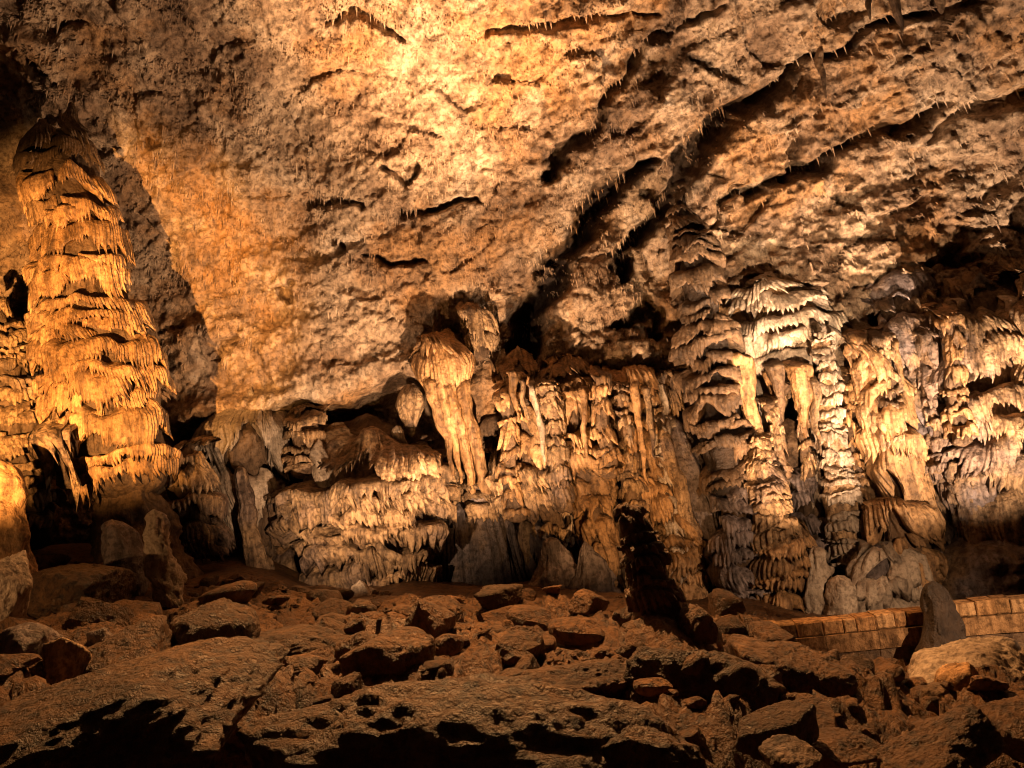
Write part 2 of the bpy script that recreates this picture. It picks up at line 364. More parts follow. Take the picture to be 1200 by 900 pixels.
def flowstone(name, label, cat, pts, off=0.8, Y=None, ry=1.0, tiers=8, drop=1.15, tooth=0.075, tlen=0.16, arc=250, mat='tan', body='umber', flare=0.10, arcs=2, lump=0.10, seed=0, group=None, foot=None, sag=0.0, wave=0.25, tuck=None, waist=.64, bend=1.0, cap=0):
    rnd = np.random.RandomState(seed + 1)
    mid = pts[len(pts) // 2]
    if Y is None: Y = wall_y(mid[0], mid[1]) - off
    if arc < 350 and tuck is None:
        (xa, ya, ha), (xb, yb, hb) = pts[0], pts[1]
        pts = [(xa - (xb - xa) / max(1, yb - ya) * 20, ya - 20, ha * .95)] + list(pts)
    sp = Spine(pts, Y, (off + .15) if (arc < 350 and tuck is None) else (tuck or 0.0))
    base = (float(sp(sp.bot)[0]), Y, float(sp.bot))
    T = thing(name, label, cat, base, group)
    B = np.array(base)
    full = arc >= 350
    def ang(n): return np.linspace(-math.pi, math.pi, n, endpoint=False) if full else np.radians(np.linspace(-arc / 2, arc / 2, n))
    # the core: dark body colours stand in for shade between the curtains
    zt, zb = sp.top, sp.bot - (foot if foot else 0.0)
    nv = int(max(10, (zt - zb) / 0.05)); nth = int(max(28, 2.2 * sp.r.max() * 3.14 / 0.06))
    th = ang(nth); zz = np.linspace(zt, zb, nv)
    TH, ZZ = np.meshgrid(th, zz)
    cx, rr = sp(ZZ)
    q = fbm(np.sin(TH) * 1.7 + seed, ZZ * 1.4, np.cos(TH) * 1.7, 4)
    fl = pn(TH * 7 / max(.4, ry) + seed, ZZ * .5, seed * 1.7)
    rr = rr * (waist + 1.6 * lump * q + 0.09 * fl)
    endc = np.sqrt(np.clip((zt - ZZ) / (0.35 * sp.r.max() + 1e-3), 0, 1)) * (np.sqrt(np.clip((ZZ - zb) / (0.25 * sp.r.max()), 0.0, 1)) * .6 + .4)
    rr = rr * np.clip(endc, 0.03, 1)
    V = warp(np.stack([cx + rr * np.sin(TH), sp.y(ZZ) - rr * ry * np.cos(TH), ZZ], -1), bend) - B
    obj('core', mesh('core', V.reshape(-1, 3), grid_quads(nv, nth, full), M[body]), T)
    # the curtains
    H = sp.top - sp.bot
    cuts = np.cumsum(0.35 + rnd.rand(tiers) ** 1.5); cuts = cuts / cuts[-1]
    prev = 0.0
    for k in range(tiers):
        z0 = sp.top - H * prev * 0.97; dz = H * (cuts[k] - prev); prev = cuts[k]
        na = 1 if (arcs <= 1) else rnd.randint(1, arcs + 1)
        for a in range(na):
            if na == 1: ca, wa = 0.0, 9.0
            else:
                ca = (-1 + 2 * (a + .5) / na) * 1.35 + rnd.uniform(-.3, .3); wa = 2.9 / na * rnd.uniform(.75, 1.25)
            rmax = float(sp(z0 - dz * .5)[1])
            span = 2 * math.pi if full else math.radians(arc)
            if na == 1: th = ang(max(18, int(span * rmax * max(1, (1 + ry) / 2) / (tooth / 4.0))))
            else:
                lo, hi = max(ca - wa * .62, -span / 2), min(ca + wa * .62, span / 2)
                th = np.linspace(lo, hi, max(12, int((hi - lo) * rmax / (tooth / 4.0))))
            nt = len(th)
            win = np.ones(nt) if na == 1 else np.clip(1 - ((th - ca) / (wa * .62)) ** 2, 0, 1) ** .5
            sx, cxx = np.sin(th), np.cos(th)
            def n1(f, o): return pn(sx * f * max(.7, rmax) + seed * 3.1 + k * 5.3, o + a * 2.7, cxx * f * max(.7, rmax))
            zoff = wave * dz * (1.2 * n1(1.1, .3) + .6 * n1(2.7, 7.3)) + (rnd.uniform(-.1, .1) if na == 1 else rnd.uniform(-.35, .35)) * dz - sag * dz * (1 - cxx)
            drp = dz * drop * .74 * (0.72 + .75 * n1(2.2, 4.4)) * (0.35 + .65 * win) * rnd.uniform(.8, 1.15)
            drp = np.clip(drp, dz * .25, dz * 2.2)
            kk = np.arange(nt) // 4; tl = rnd.rand(nt // 4 + 2)[kk] ** 1.6
            mid_ = np.sin(math.pi * (np.arange(nt) % 4) / 4.0)
            tl = tlen * (0.25 + tl) * (0.15 + .85 * mid_ ** 2) * (.5 + .5 * win)
            rib = (.35 + .55 * rnd.rand(nt // 4 + 2)[kk]) * tooth * mid_ + .03 * n1(6, 1.1) * min(1., rmax)
            lob = 1 + 1.4 * lump * n1(1.9, 9.1) + .6 * lump * n1(4.3, 2.1)
            fo = flare * (.8 + .9 * rnd.rand())
            #        radial, relative z, teeth
            rows = [(.68, .12, 0), (.86, .09, 0), (1.0 + .25 * fo, -.02, 0), (1 + .75 * fo, -.22, .1), (1 + fo, -.48, .25), (1 + .95 * fo, -.78, .6), (1 + .9 * fo, -1.0, 1.0), (.90, -.88, .3), (.68, -.60, 0)]
            out = []
            for rr_, zr, tt in rows:
                z = z0 + zoff + zr * drp - tt * tl
                c, r = sp(np.clip(z, sp.bot - .3, sp.top))
                r = r * lob * (.68 + (rr_ - .68) * (.25 + .75 * win)) + rib * (1 if zr < .0 else .3) * (tt > 0) 
                out.append(np.stack([c + r * sx, sp.y(z) - r * ry * cxx, z], -1))
            V = warp(np.stack(out), bend) - B
            obj('curtain', mesh('curtain', V.reshape(-1, 3), grid_quads(len(rows), nt, full and na == 1), M['umber' if k < cap else mat]), T)
    return T

def icicle(name, label, pts, off=0.8, Y=None, mat='tan', seed=0, group=None, flutes=7, ry=1.0, cat='stalactite', tuck=0.0):
    mid = pts[0]
    if Y is None: Y = wall_y(mid[0], mid[1]) - off
    sp = Spine(pts, Y, tuck)
    nv = int(max(14, (sp.top - sp.bot) / .035)); nth = int(max(20, sp.r.max() * 6.28 / .022))
    th = np.linspace(-math.pi, math.pi, nth, endpoint=False); zz = np.linspace(sp.top, sp.bot, nv)
    TH, ZZ = np.meshgrid(th, zz); cx, rr = sp(ZZ)
    rr = rr * (1 + .16 * pn(np.sin(TH) * flutes * .5 + seed, ZZ * .5, np.cos(TH) * flutes * .5) + .14 * np.abs(pn(np.sin(TH) * flutes * 1.3, ZZ * .8, np.cos(TH) * flutes * 1.3 + seed)) + .10 * fbm(np.sin(TH) + seed, ZZ * 3.5, np.cos(TH), 3))
    rr = rr * np.clip(np.sqrt(np.clip((sp.top - ZZ) / (1.2 * float(sp.r[-1]) + .02), 0, 1)), .05, 1); rr[-1] *= .1
    base = np.array([float(sp(sp.top)[0]), Y, float(sp.top)])
    V = np.stack([cx + rr * np.sin(TH), sp.y(ZZ) - ry * rr * np.cos(TH), ZZ], -1); V = warp(V, .6) - base
    return tag(obj(name, mesh(name, V.reshape(-1, 3), grid_quads(nv, nth, True), M[mat]), None, base), label, cat, group)

def mound(name, label, pts, off=0.8, Y=None, mat='grey', seed=0, group=None, cat='stalagmite', knob=0.12, ry=1.0, freq=2.5):
    mid = pts[-1]
    if Y is None: Y = wall_y(mid[0], mid[1]) - off
    sp = Spine(pts, Y)
    nv = int(max(18, (sp.top - sp.bot) / .04)); nth = int(max(40, sp.r.max() * 6.28 / .045))
    th = np.linspace(-math.pi, math.pi, nth, endpoint=False); zz = np.linspace(sp.top, sp.bot - .25, nv)
    TH, ZZ = np.meshgrid(th, zz); cx, rr = sp(ZZ)
    R = max(.25, float(sp.r.max()))
    rr = rr * (1 + knob * fbm(np.sin(TH) * freq + seed, ZZ * freq / R * .5, np.cos(TH) * freq, 4) * 1.4 + knob * .8 * np.abs(pn(np.sin(TH) * freq * 1.5, ZZ * freq * 1.6 + seed, np.cos(TH) * freq * 1.5)))
    rr = rr * (1 + .10 * pn(np.sin(TH) * .8 + seed, ZZ * 8, np.cos(TH) * .8) + .05 * pn(np.sin(TH) * 3, ZZ * 17, np.cos(TH) * 3 + seed))
    rr = rr * np.clip(np.sqrt(np.clip((sp.top - ZZ) / (.9 * float(sp.r[-1]) + .02), 0, 1)), .03, 1)
    base = np.array([float(sp(sp.bot)[0]), Y, float(sp.bot)])
    V = warp(np.stack([cx + rr * np.sin(TH), Y - ry * rr * np.cos(TH), ZZ], -1), .8) - base
    return tag(obj(name, mesh(name, V.reshape(-1, 3), grid_quads(nv, nth, True), M[mat]), None, base), label, cat, group)

# ---- small curtains grown on the wall itself: parts of the wall
def wall_curtain(px, py, wpx, hpx, seed, mat):
    rnd = np.random.RandomState(seed)
    Yw = wall_y(px, py); p = at(px, py, Yw); k = mpp(px, py, Yw)
    s_ = p[2] if p[2] < ZC else ZC + RAD * math.asin(min(1, (p[2] - ZC) / RAD))
    i = int(np.clip((s_ + 4.5) / step, 0, nr - 1)); j = int(np.clip((p[0] + 13.5) / step, 0, nc - 1))
    Y0 = WY[i, j] + .12; rx, h = wpx * k / 2, hpx * k
    tooth = .08; nt = max(16, int(2.4 * rx / (tooth / 4)))
    th = np.linspace(-1.45, 1.45, nt); win = np.clip(np.cos(th * 1.05), 0, 1) ** .5
    mid_ = np.sin(math.pi * (np.arange(nt) % 4) / 4.0); kk = np.arange(nt) // 4
    tl = .16 * (.2 + rnd.rand(nt // 4 + 2)[kk] ** 1.5) * (.15 + .85 * mid_ ** 2) * win
    rib = (.2 + .4 * rnd.rand(nt // 4 + 2)[kk]) * tooth * mid_
    nz = pn(th * 2.2 + seed * .77, seed * .31, .5); drp = h * (.75 + .6 * nz) * (.4 + .6 * win)
    zo = .25 * h * pn(th * 1.3, seed * .9, 3.) ; out = []
    for rr_, zr, tt in [(.55, .30, 0), (.85, .2, 0), (1.0, 0, 0), (1.1, -.3, .2), (1.12, -.65, .5), (1.08, -1, 1), (.85, -.9, .3), (.5, -.6, 0)]:
        r = (.20 + rx * .9) * rr_; dep = (.14 + .30 * rx) * rr_ * (1 + .3 * nz) + rib * (tt > 0)
        out.append(np.stack([r * np.sin(th) * .9, -dep * (.15 + .85 * np.cos(th)), zo + zr * drp - tt * tl], -1))
    obj('curtain', mesh('curtain', np.stack(out).reshape(-1, 3), grid_quads(8, nt), M[mat]), WALL, (p[0], Y0, p[2]))
wr = random.Random(77)
for k in range(290):
    if k < 215:
        px = wr.uniform(575, 1240); py = wr.uniform(440, 690) if px < 860 or px > 1000 else wr.uniform(450, 690)
        if px > 1040: py = wr.uniform(330, 680)
    elif k < 260: px = wr.uniform(215, 580); py = wr.uniform(520, 670)
    else: px = wr.uniform(-40, 60); py = wr.uniform(420, 640)
    if (335 < px < 510 and py < 560) or (895 < px < 985 and 440 < py < 640): continue
    w_ = wr.uniform(28, 75); wall_curtain(px, py, w_, w_ * wr.uniform(.35, .9), 500 + k, wr.choice(('tan', 'tan', 'amber', 'grey', 'umber')))

# ---- the great stalagmite and its neighbours
flowstone('giant_stalagmite', 'towering amber stalagmite of stacked fringed curtains, the tallest of the cave', 'stalagmite',
          [(70, 150, 24), (74, 170, 44), (84, 225, 52), (95, 290, 53), (105, 350, 57), (117, 410, 65), (128, 470, 71), (140, 530, 69), (148, 588, 54)],
          off=2.0, ry=.9, tiers=16, drop=1.12, tooth=.05, tlen=.24, arc=360, mat='amber', body='umber', flare=.045, arcs=3, lump=.06, seed=3, wave=.5, bend=.7, waist=.70, cap=2)
mound('stalagmite_pedestal', 'dark narrow rock foot carrying the towering amber stalagmite', [(143, 560, 40), (155, 600, 34), (165, 650, 44), (172, 690, 60)], Y=wall_y(94, 400) - 2.0, mat='umber', seed=4, cat='rock')
flowstone('ridged_column', 'dark ridged column half hidden beside the towering amber stalagmite', 'column',
          [(2, 352, 16), (8, 400, 26), (14, 460, 30), (22, 520, 30), (35, 580, 30), (42, 640, 30)], off=2.2, ry=1, tiers=16, tooth=.075, tlen=.07, arc=360, mat='tan', body='umber', arcs=2, seed=5)
flowstone('hanging_drape', 'pale fan shaped hanging drape with smooth flutes beside the amber stalagmite', 'drape', [(50, 488, 8), (56, 510, 15), (63, 545, 14), (70, 575, 15)], Y=12.2, ry=.6, tiers=1, drop=1.6, tooth=.16, tlen=.25, mat='tan', body='umber', seed=2, arcs=1, flare=.04, waist=.7, tuck=.6)
mound('knobbly_column', 'orange knobbly column stub at the foot of the dark ridged column', [(-5, 530, 12), (0, 560, 20), (4, 600, 22), (8, 640, 22), (6, 670, 26)], Y=10.6, mat='amber', seed=6, cat='column')
mound('grey_stalagmite', 'blunt grey stalagmite under the hanging fringe of the amber stalagmite', [(136, 608, 9), (142, 630, 17), (146, 650, 18), (150, 680, 18)], Y=11.9, mat='grey', seed=7)
mound('lit_stalagmite', 'short knobbly yellowish stalagmite leaning beside the grey blunt one', [(176, 598, 8), (184, 618, 13), (188, 650, 15), (196, 672, 17), (202, 694, 15)], Y=11.2, mat='pale', seed=8, knob=.25, freq=3.5)
flowstone('fringed_skirt', 'brown fringed skirt between the amber stalagmite and the smooth pale sheet', 'flowstone',
          [(212, 520, 24), (220, 570, 32), (228, 620, 34), (235, 660, 30)], off=1.6, ry=.7, tiers=6, tlen=.18, mat='tan', body='umber', seed=9)
flowstone('smooth_sheet', 'broad smooth pale flowstone sheet hanging below the vault lip', 'flowstone',
          [(280, 492, 46), (286, 530, 50), (292, 565, 44), (300, 600, 34), (305, 640, 24)], off=.5, ry=.5, tiers=2, drop=1.2, tooth=.075, tlen=.22, mat='pale', body='umber', seed=10, arcs=1, flare=.05)
icicle('brown_pillar', 'slanting brown pillar under the smooth pale sheet', [(280, 548, 8), (290, 600, 9), (298, 640, 11), (306, 672, 15)], off=1.0, mat='tan', seed=11, cat='column')
icicle('brown_pillar', 'thin dark pillar between the smooth pale sheet and the dark niche', [(318, 560, 9), (326, 600, 10), (334, 640, 12)], off=.6, mat='umber', seed=12, cat='column')
# ---- the niche and its great flowstone mass
flowstone('flowstone_mass', 'wide tiered flowstone mass with long pale fringes below the dark niche', 'flowstone',
          [(428, 540, 78), (426, 570, 88), (432, 610, 88), (440, 650, 78), (446, 690, 62)], off=.7, ry=.75, tiers=7, drop=1.2, tooth=.075, tlen=.30, mat='tan', body='umber', arcs=3, seed=14, flare=.16, lump=.14, wave=.5)
flowstone('niche_column', 'lumpy tan column on the edge of the dark niche, next to the smooth sheet', 'column',
          [(358, 492, 20), (362, 520, 26), (366, 560, 28)], off=.6, ry=.8, tiers=6, tlen=.06, mat='tan', body='umber', seed=15)
mound('niche_boulder', 'rounded grey flowstone boss at the back of the niche', [(430, 486, 34), (432, 510, 60), (430, 560, 78)], off=-.3, mat='umber', seed=16, cat='flowstone', ry=.6)  # umber colour darkens the boss, standing in for the niche's shade
mound('niche_stalagmite', 'small pale stalagmite standing in the niche', [(376, 512, 5), (378, 530, 10), (380, 556, 13)], off=1.0, mat='pale', seed=17)
mound('niche_pillar', 'slim pale pillar in the niche, on the side of the stalactite bundle', [(468, 500, 6), (472, 520, 8), (474, 556, 10)], off=.6, mat='pale', seed=18, cat='column', knob=.2)
icicle('niche_stalactite', 'stubby brown stalactite hanging from the niche roof', [(478, 450, 20), (482, 478, 14), (486, 512, 2)], off=.3, mat='tan', seed=19)
mound('calcite_spill', 'white calcite spill at the foot of the tiered flowstone mass', [(420, 676, 5), (424, 690, 12), (428, 704, 26)], Y=13.6, mat='pale', seed=21, cat='flowstone')
# ---- bundle of long stalactites
flowstone('stalactite_bundle', 'orange fluted bundle head of long stalactites below the vault', 'stalactite',
          [(514, 404, 16), (518, 420, 31), (523, 445, 30), (529, 468, 20)], off=.55, ry=.8, tiers=2, drop=1.6, tooth=.08, tlen=.3, mat='amber', body='umber', seed=22, arcs=2, flare=.05)
for k, pts in enumerate([[(498, 424, 8), (510, 470, 6), (522, 515, 4), (530, 556, 1.5)], [(518, 418, 9), (532, 480, 8), (546, 540, 6), (556, 584, 3)],
                         [(536, 424, 8), (550, 490, 8), (562, 545, 7), (572, 590, 5)], [(508, 424, 7), (524, 490, 5), (540, 566, 1.5)]]):
    icicle('long_stalactite', ['slender tapering stalactite hanging from the orange bundle on the niche side', 'thickest stalactite in the middle of the orange fluted bundle', 'knuckled stalactite of the orange fluted bundle, on the side of the wide fissure', 'short thin stalactite tucked inside the orange fluted bundle'][k], pts, off=.85, tuck=.8, mat='amber', seed=23 + k, group='stalactites of the bundle')
flowstone('short_curtain', 'short fluted brown curtain above the orange stalactite bundle', 'drape', [(558, 370, 16), (564, 392, 20), (570, 416, 16)], off=.2, ry=.4, tiers=2, tlen=.15, drop=1.3, mat='tan', body='umber', seed=28, arcs=1)
flowstone('low_fringe', 'small fringed shelf right under the long stalactites', 'flowstone', [(560, 575, 22), (572, 595, 28), (580, 610, 24)], off=.7, ry=.8, tiers=3, tlen=.12, mat='tan', body='grey', seed=29)
flowstone('low_fringe', 'slanting fringed shelf joining the flowstone mass and the long stalactites', 'flowstone', [(505, 548, 22), (512, 575, 26), (514, 610, 20)], off=.7, ry=.8, tiers=4, tlen=.14, mat='tan', body='grey', seed=30)
# ---- curtains of the middle wall
mid_wall = [
 ('fluted ochre curtain hanging at the foot of the wide fissure', [(604, 430, 22), (616, 480, 26), (626, 530, 24), (634, 575, 16)], 6, 'amber', .8, 31),
 ('knotted ochre curtain in the middle of the wall', [(662, 426, 26), (670, 470, 32), (682, 520, 36), (692, 565, 32), (698, 605, 18)], 9, 'amber', .9, 32),
 ('bright rippled curtain between the knotted one and the tall tiered column', [(738, 424, 24), (745, 480, 28), (752, 530, 32), (760, 580, 30), (768, 612, 18)], 9, 'amber', .9, 33),
 ('narrow dark curtain squeezed between the knotted and the rippled one', [(704, 440, 14), (712, 500, 14), (722, 560, 14), (728, 600, 10)], 6, 'umber', .5, 34),
 ('small scalloped curtain above the grey cones', [(632, 556, 24), (640, 590, 28), (648, 630, 16)], 4, 'tan', 1.0, 35),
 ('ledge of short teeth beside the orange stalactite bundle', [(586, 540, 18), (594, 575, 24), (602, 612, 20)], 4, 'tan', .9, 36),
 ('long twin curtain reaching down behind the dark stalagmite', [(692, 578, 20), (702, 630, 20), (712, 690, 16)], 4, 'amber', 1.2, 37),
 ('glowing orange scalloped curtain showing between the dark stalagmite and the tiered column', [(778, 560, 18), (790, 610, 28), (802, 660, 32), (808, 715, 28)], 7, 'amber', 1.1, 38),
 ('thin rippled curtain below the brow of the wall', [(780, 440, 20), (786, 490, 20), (794, 540, 16)], 5, 'tan', .8, 39),
]
for lab, pts, nt, mt, off, sd in mid_wall:
    flowstone('curtain_formation', lab, 'flowstone', [(a, b, .86 * c) for a, b, c in pts], off=off, ry=.75, tiers=nt, drop=1.2, tooth=.075, tlen=.18, mat=mt, body='umber', seed=sd, arcs=2, flare=.16, lump=.10, wave=.5)
icicle('slanting_drapery', 'smooth grey violet drapery slanting down beside the dark tiered column', [(788, 490, 16), (802, 540, 20), (818, 590, 18), (834, 640, 14), (846, 690, 8)], off=1.0, mat='grey', seed=40, flutes=9, cat='drape')
icicle('slanting_drapery', 'narrow tan drapery rib beside the grey violet drapery', [(776, 500, 8), (792, 560, 9), (808, 620, 9), (822, 670, 6)], off=1.2, mat='tan', seed=41, flutes=5, cat='drape')
for k, (pts, lab) in enumerate([([(644, 630, 5), (650, 662, 20), (654, 722, 46)], 'blunt grey clay cone below the scalloped curtain'),
                               ([(688, 636, 4), (691, 665, 16), (694, 722, 36)], 'pointed grey clay cone beside the long twin curtain')]):
    mound('clay_cone', lab, pts, Y=15.0 - .2 * k, mat='grey', seed=44 + k, group='grey cones', cat='cone', knob=.3, freq=2.6, ry=.6)
flowstone('smooth_apron', 'smooth streaked grey apron of the wall foot beside the tiered flowstone mass', 'flowstone', [(548, 585, 30), (556, 620, 44), (562, 660, 52), (566, 715, 58)], off=.35, ry=.35, tiers=2, drop=2.2, tooth=.12, tlen=.10, mat='grey', body='grey', seed=46, arcs=1, flare=.05, waist=.85, lump=.12)
flowstone('smooth_apron', 'smooth streaked grey apron of the wall foot behind the blunt clay cone', 'flowstone', [(628, 610, 20), (634, 640, 34), (640, 680, 42), (646, 720, 46)], off=.35, ry=.35, tiers=2, drop=2.2, tooth=.12, tlen=.10, mat='grey', body='grey', seed=48, arcs=1, flare=.05, waist=.85, lump=.12)
# ---- dark stalagmite in front
flowstone('dark_stalagmite', 'dark broken-topped stalagmite standing alone among the boulders', 'stalagmite',
          [(738, 592, 16), (745, 620, 21), (753, 655, 26), (762, 690, 30), (770, 715, 33), (778, 745, 40)], Y=9.4, ry=1, tiers=7, drop=.9, tooth=.075, tlen=.03, arc=360, mat='boulder', body='umber', arcs=2, seed=50, flare=.05, lump=.12, foot=.3, bend=.5, waist=.9)
# ---- columns of the right wall
flowstone('tiered_column', 'tall dark tiered column tapering up to the diagonal fissure', 'column',
          [(804, 218, 6), (808, 260, 16), (816, 310, 22), (824, 360, 26), (830, 410, 27), (836, 460, 30), (846, 520, 30), (858, 580, 28)], off=1.3, ry=.9, tiers=22, drop=1.2, tooth=.075, tlen=.10, mat='umber', body='soot', arcs=2, seed=51, flare=.20, wave=.4, waist=.8, tuck=.5)
flowstone('lower_column', 'grey brown lower column under the tall dark tiered one', 'column',
          [(856, 560, 26), (866, 620, 30), (876, 680, 30), (884, 728, 26)], off=1.5, ry=.9, tiers=9, drop=1.2, tooth=.075, tlen=.09, mat='grey', body='umber', arcs=2, seed=52, flare=.14)
icicle('smooth_stalactite', 'smooth pointed ochre stalactite above the scaly cone', [(860, 395, 18), (866, 425, 15), (872, 455, 12), (880, 490, 8), (886, 524, 4)], off=1.5, tuck=1.1, mat='amber', seed=53)
flowstone('scaly_cone', 'pale scaly cone stalagmite growing to meet the smooth pointed stalactite', 'stalagmite',
          [(886, 506, 7), (892, 540, 14), (902, 590, 21), (912, 640, 28)], off=1.7, ry=1, tiers=17, drop=1.3, tooth=.075, tlen=.05, mat='tan', body='tan', arcs=2, seed=54, flare=.07, waist=.86)
flowstone('ragged_cone_base', 'ragged orange-edged base tiers below the pale scaly cone', 'flowstone',
          [(912, 625, 30), (918, 660, 34), (922, 700, 32), (926, 728, 28)], off=1.7, ry=.9, tiers=7, drop=1.2, tooth=.075, tlen=.11, mat='amber', body='umber', arcs=2, seed=55, flare=.15)
flowstone('slim_column', 'slim pale knuckled column joining the bright ledge to the floor', 'column',
          [(962, 396, 12), (968, 450, 12), (976, 510, 13), (986, 570, 16), (994, 630, 20), (1000, 670, 22)], off=1.3, ry=1, tiers=24, drop=1.25, tooth=.075, tlen=.03, arc=360, mat='pale', body='tan', arcs=2, seed=56, flare=.06, waist=.86)
flowstone('bright_ledge', 'brightly lit bulging flowstone ledge above the smooth pointed stalactite', 'flowstone',
          [(900, 330, 30), (915, 365, 56), (928, 405, 66), (922, 440, 44)], off=.6, ry=.45, tiers=6, drop=1.3, tooth=.075, tlen=.20, mat='pale', body='tan', arcs=2, seed=57, flare=.10, lump=.16)
for k, (pts, mt, lab) in enumerate([
    ([(934, 436, 12), (940, 470, 10), (946, 515, 2)], 'amber', 'flat ochre stalactite under the bright ledge'),
    ([(908, 436, 9), (912, 470, 6), (914, 496, 2)], 'umber', 'short dark stalactite under the bright ledge'),
    ([(1006, 396, 12), (1016, 440, 10), (1030, 495, 2)], 'amber', 'slanting ochre stalactite beyond the slim knuckled column')]):
    icicle('ledge_stalactite', lab, [(pts[0][0] - 4, pts[0][1] - 24, pts[0][2] * 1.2)] + pts, off=1.2, tuck=.8, mat=mt, seed=58 + k, group='stalactites under the bright ledge')
mound('dark_boss', 'rounded dark boss in the shaded gap behind the scaly cone', [(920, 492, 12), (924, 515, 20), (928, 550, 24), (934, 600, 22)], off=.5, mat='umber', seed=62, cat='flowstone')
flowstone('inner_column', 'shaded violet grey column behind the scaly cone', 'column', [(934, 545, 14), (944, 610, 20), (952, 690, 24)], off=.9, tiers=6, tlen=.06, mat='grey', body='umber', seed=63, flare=.08)
right_wall = [
 ('slanting ochre curtains stepping down beside the slim knuckled column', [(1012, 380, 20), (1024, 430, 26), (1040, 490, 30), (1056, 550, 30), (1068, 600, 22)], 9, 'amber', 1.2, 64, .20),
 ('dark grey scaled column beside the wide wall of toothed drapery', [(1050, 335, 22), (1060, 390, 26), (1074, 450, 26), (1086, 510, 26), (1094, 570, 24), (1098, 640, 22)], 14, 'grey', .9, 65, .08),
 ('widest drapery of many long toothed tiers, above the violet bank', [(1140, 330, 42), (1150, 390, 56), (1160, 450, 62), (1168, 510, 64), (1172, 570, 62), (1176, 630, 56), (1178, 664, 46)], 11, 'tan', .8, 66, .24),
 ('drapery continuing the toothed tiers round the corner', [(1232, 300, 42), (1244, 400, 52), (1252, 500, 56), (1258, 640, 50)], 10, 'tan', .9, 67, .22),
 ('low toothed tiers between the pale mound and the grey scaled column', [(1050, 585, 26), (1058, 630, 34), (1066, 680, 34), (1072, 712, 28)], 6, 'amber', 1.6, 68, .14),
 ('narrow rippled curtain filling the corner behind the slim column', [(1002, 520, 18), (1010, 570, 22), (1018, 630, 20)], 6, 'tan', .9, 69, .12),
]
for lab, pts, nt, mt, off, sd, tl in right_wall:
    flowstone('curtain_formation', lab, 'flowstone', pts, off=off, ry=.65, tiers=max(4, int(nt * .8)), drop=1.45, tooth=.075, tlen=tl, mat=mt, body='umber', seed=sd, arcs=3, flare=.16, lump=.10, wave=.5)
slim = [
 ('slender columns below the brow', [
   (590, 446, 606, 610, 9, 'slender fringed column next to the orange stalactite bundle'), (640, 436, 662, 600, 9, 'slender column between the fluted ochre curtain and the knotted one'),
   (650, 450, 672, 640, 8, 'thin pale column pressed against the knotted ochre curtain'), (724, 430, 748, 640, 10, 'slender column rising behind the dark stalagmite'),
   (700, 432, 716, 560, 8, 'short amber column at the narrow dark curtain'), (762, 436, 790, 650, 10, 'slender tan column over the glowing orange scalloped curtain'),
   (772, 470, 800, 700, 9, 'long pale column along the tan drapery rib')]),
 ('slender columns in the shaded gap', [
   (856, 448, 872, 590, 8, 'thin column between the tall tiered column and the pointed stalactite'), (900, 470, 918, 560, 7, 'short thin column just behind the tip of the pointed stalactite'),
   (948, 440, 962, 650, 8, 'thin pale column touching the slim knuckled column'), (936, 450, 948, 560, 6, 'thinnest column, under the flat ochre ledge stalactite')]),
 ('slender columns beside the toothed drapery', [
   (988, 420, 1010, 640, 9, 'slender amber column next to the slim knuckled column, opposite the gap'), (1034, 380, 1050, 540, 9, 'slender tan column among the slanting ochre curtains'),
   (1046, 400, 1070, 600, 9, 'slender pale column between the slanting curtains and the grey scaled column'), (1080, 372, 1100, 560, 9, 'slender column standing in front of the grey scaled column'),
   (1112, 350, 1122, 520, 9, 'slender amber column at the edge of the widest toothed drapery'), (1096, 540, 1106, 690, 11, 'low slender column beside the round wrinkled boss')])]
for grp, lst in slim:
    for k, (xa, ya, xb, yb, hw, lab) in enumerate(lst):
        flowstone('slender_column', lab, 'column', [(xa, ya, hw * 1.3), (xa * .7 + xb * .3, ya * .7 + yb * .3, hw), (xa * .3 + xb * .7, ya * .3 + yb * .7, hw * 1.15), (xb, yb, hw * 1.5)],
                  off=1.15 + .25 * math.sin(k * 2.1), ry=1, tiers=int((yb - ya) / 15), drop=1.1, tlen=.08, mat=('amber', 'tan', 'pale', 'tan')[k % 4], body='umber', arcs=2, seed=600 + xa, flare=.09, lump=.12, wave=.4, group=grp, bend=.6, waist=.84)
thin = [
 ('thin straight stalactite hanging against the fluted ochre curtain', [(598, 428, 5, 110), (612, 432, 4, 80), (624, 430, 5, 100)]),
 ('thin straight stalactite hanging against the knotted ochre curtain', [(648, 426, 5, 70), (664, 428, 4, 100), (680, 426, 5, 90), (690, 430, 4, 130)]),
 ('thin straight stalactite hanging against the bright rippled curtain', [(728, 424, 5, 90), (742, 426, 5, 120), (756, 428, 4, 80), (772, 434, 5, 120)]),
 ('thin straight stalactite hanging among the slanting ochre curtains', [(1004, 378, 5, 120), (1018, 376, 4, 80), (1036, 372, 5, 130), (1050, 360, 4, 90)]),
 ('thin straight stalactite hanging on the widest toothed drapery', [(1112, 318, 5, 90), (1130, 316, 6, 120), (1150, 312, 4, 80), (1168, 312, 5, 110), (1186, 308, 7, 130)]),
 ('thin straight stalactite under the bulging bright ledge', [(884, 410, 5, 90), (898, 420, 4, 70), (950, 410, 5, 100), (978, 400, 5, 120)])]
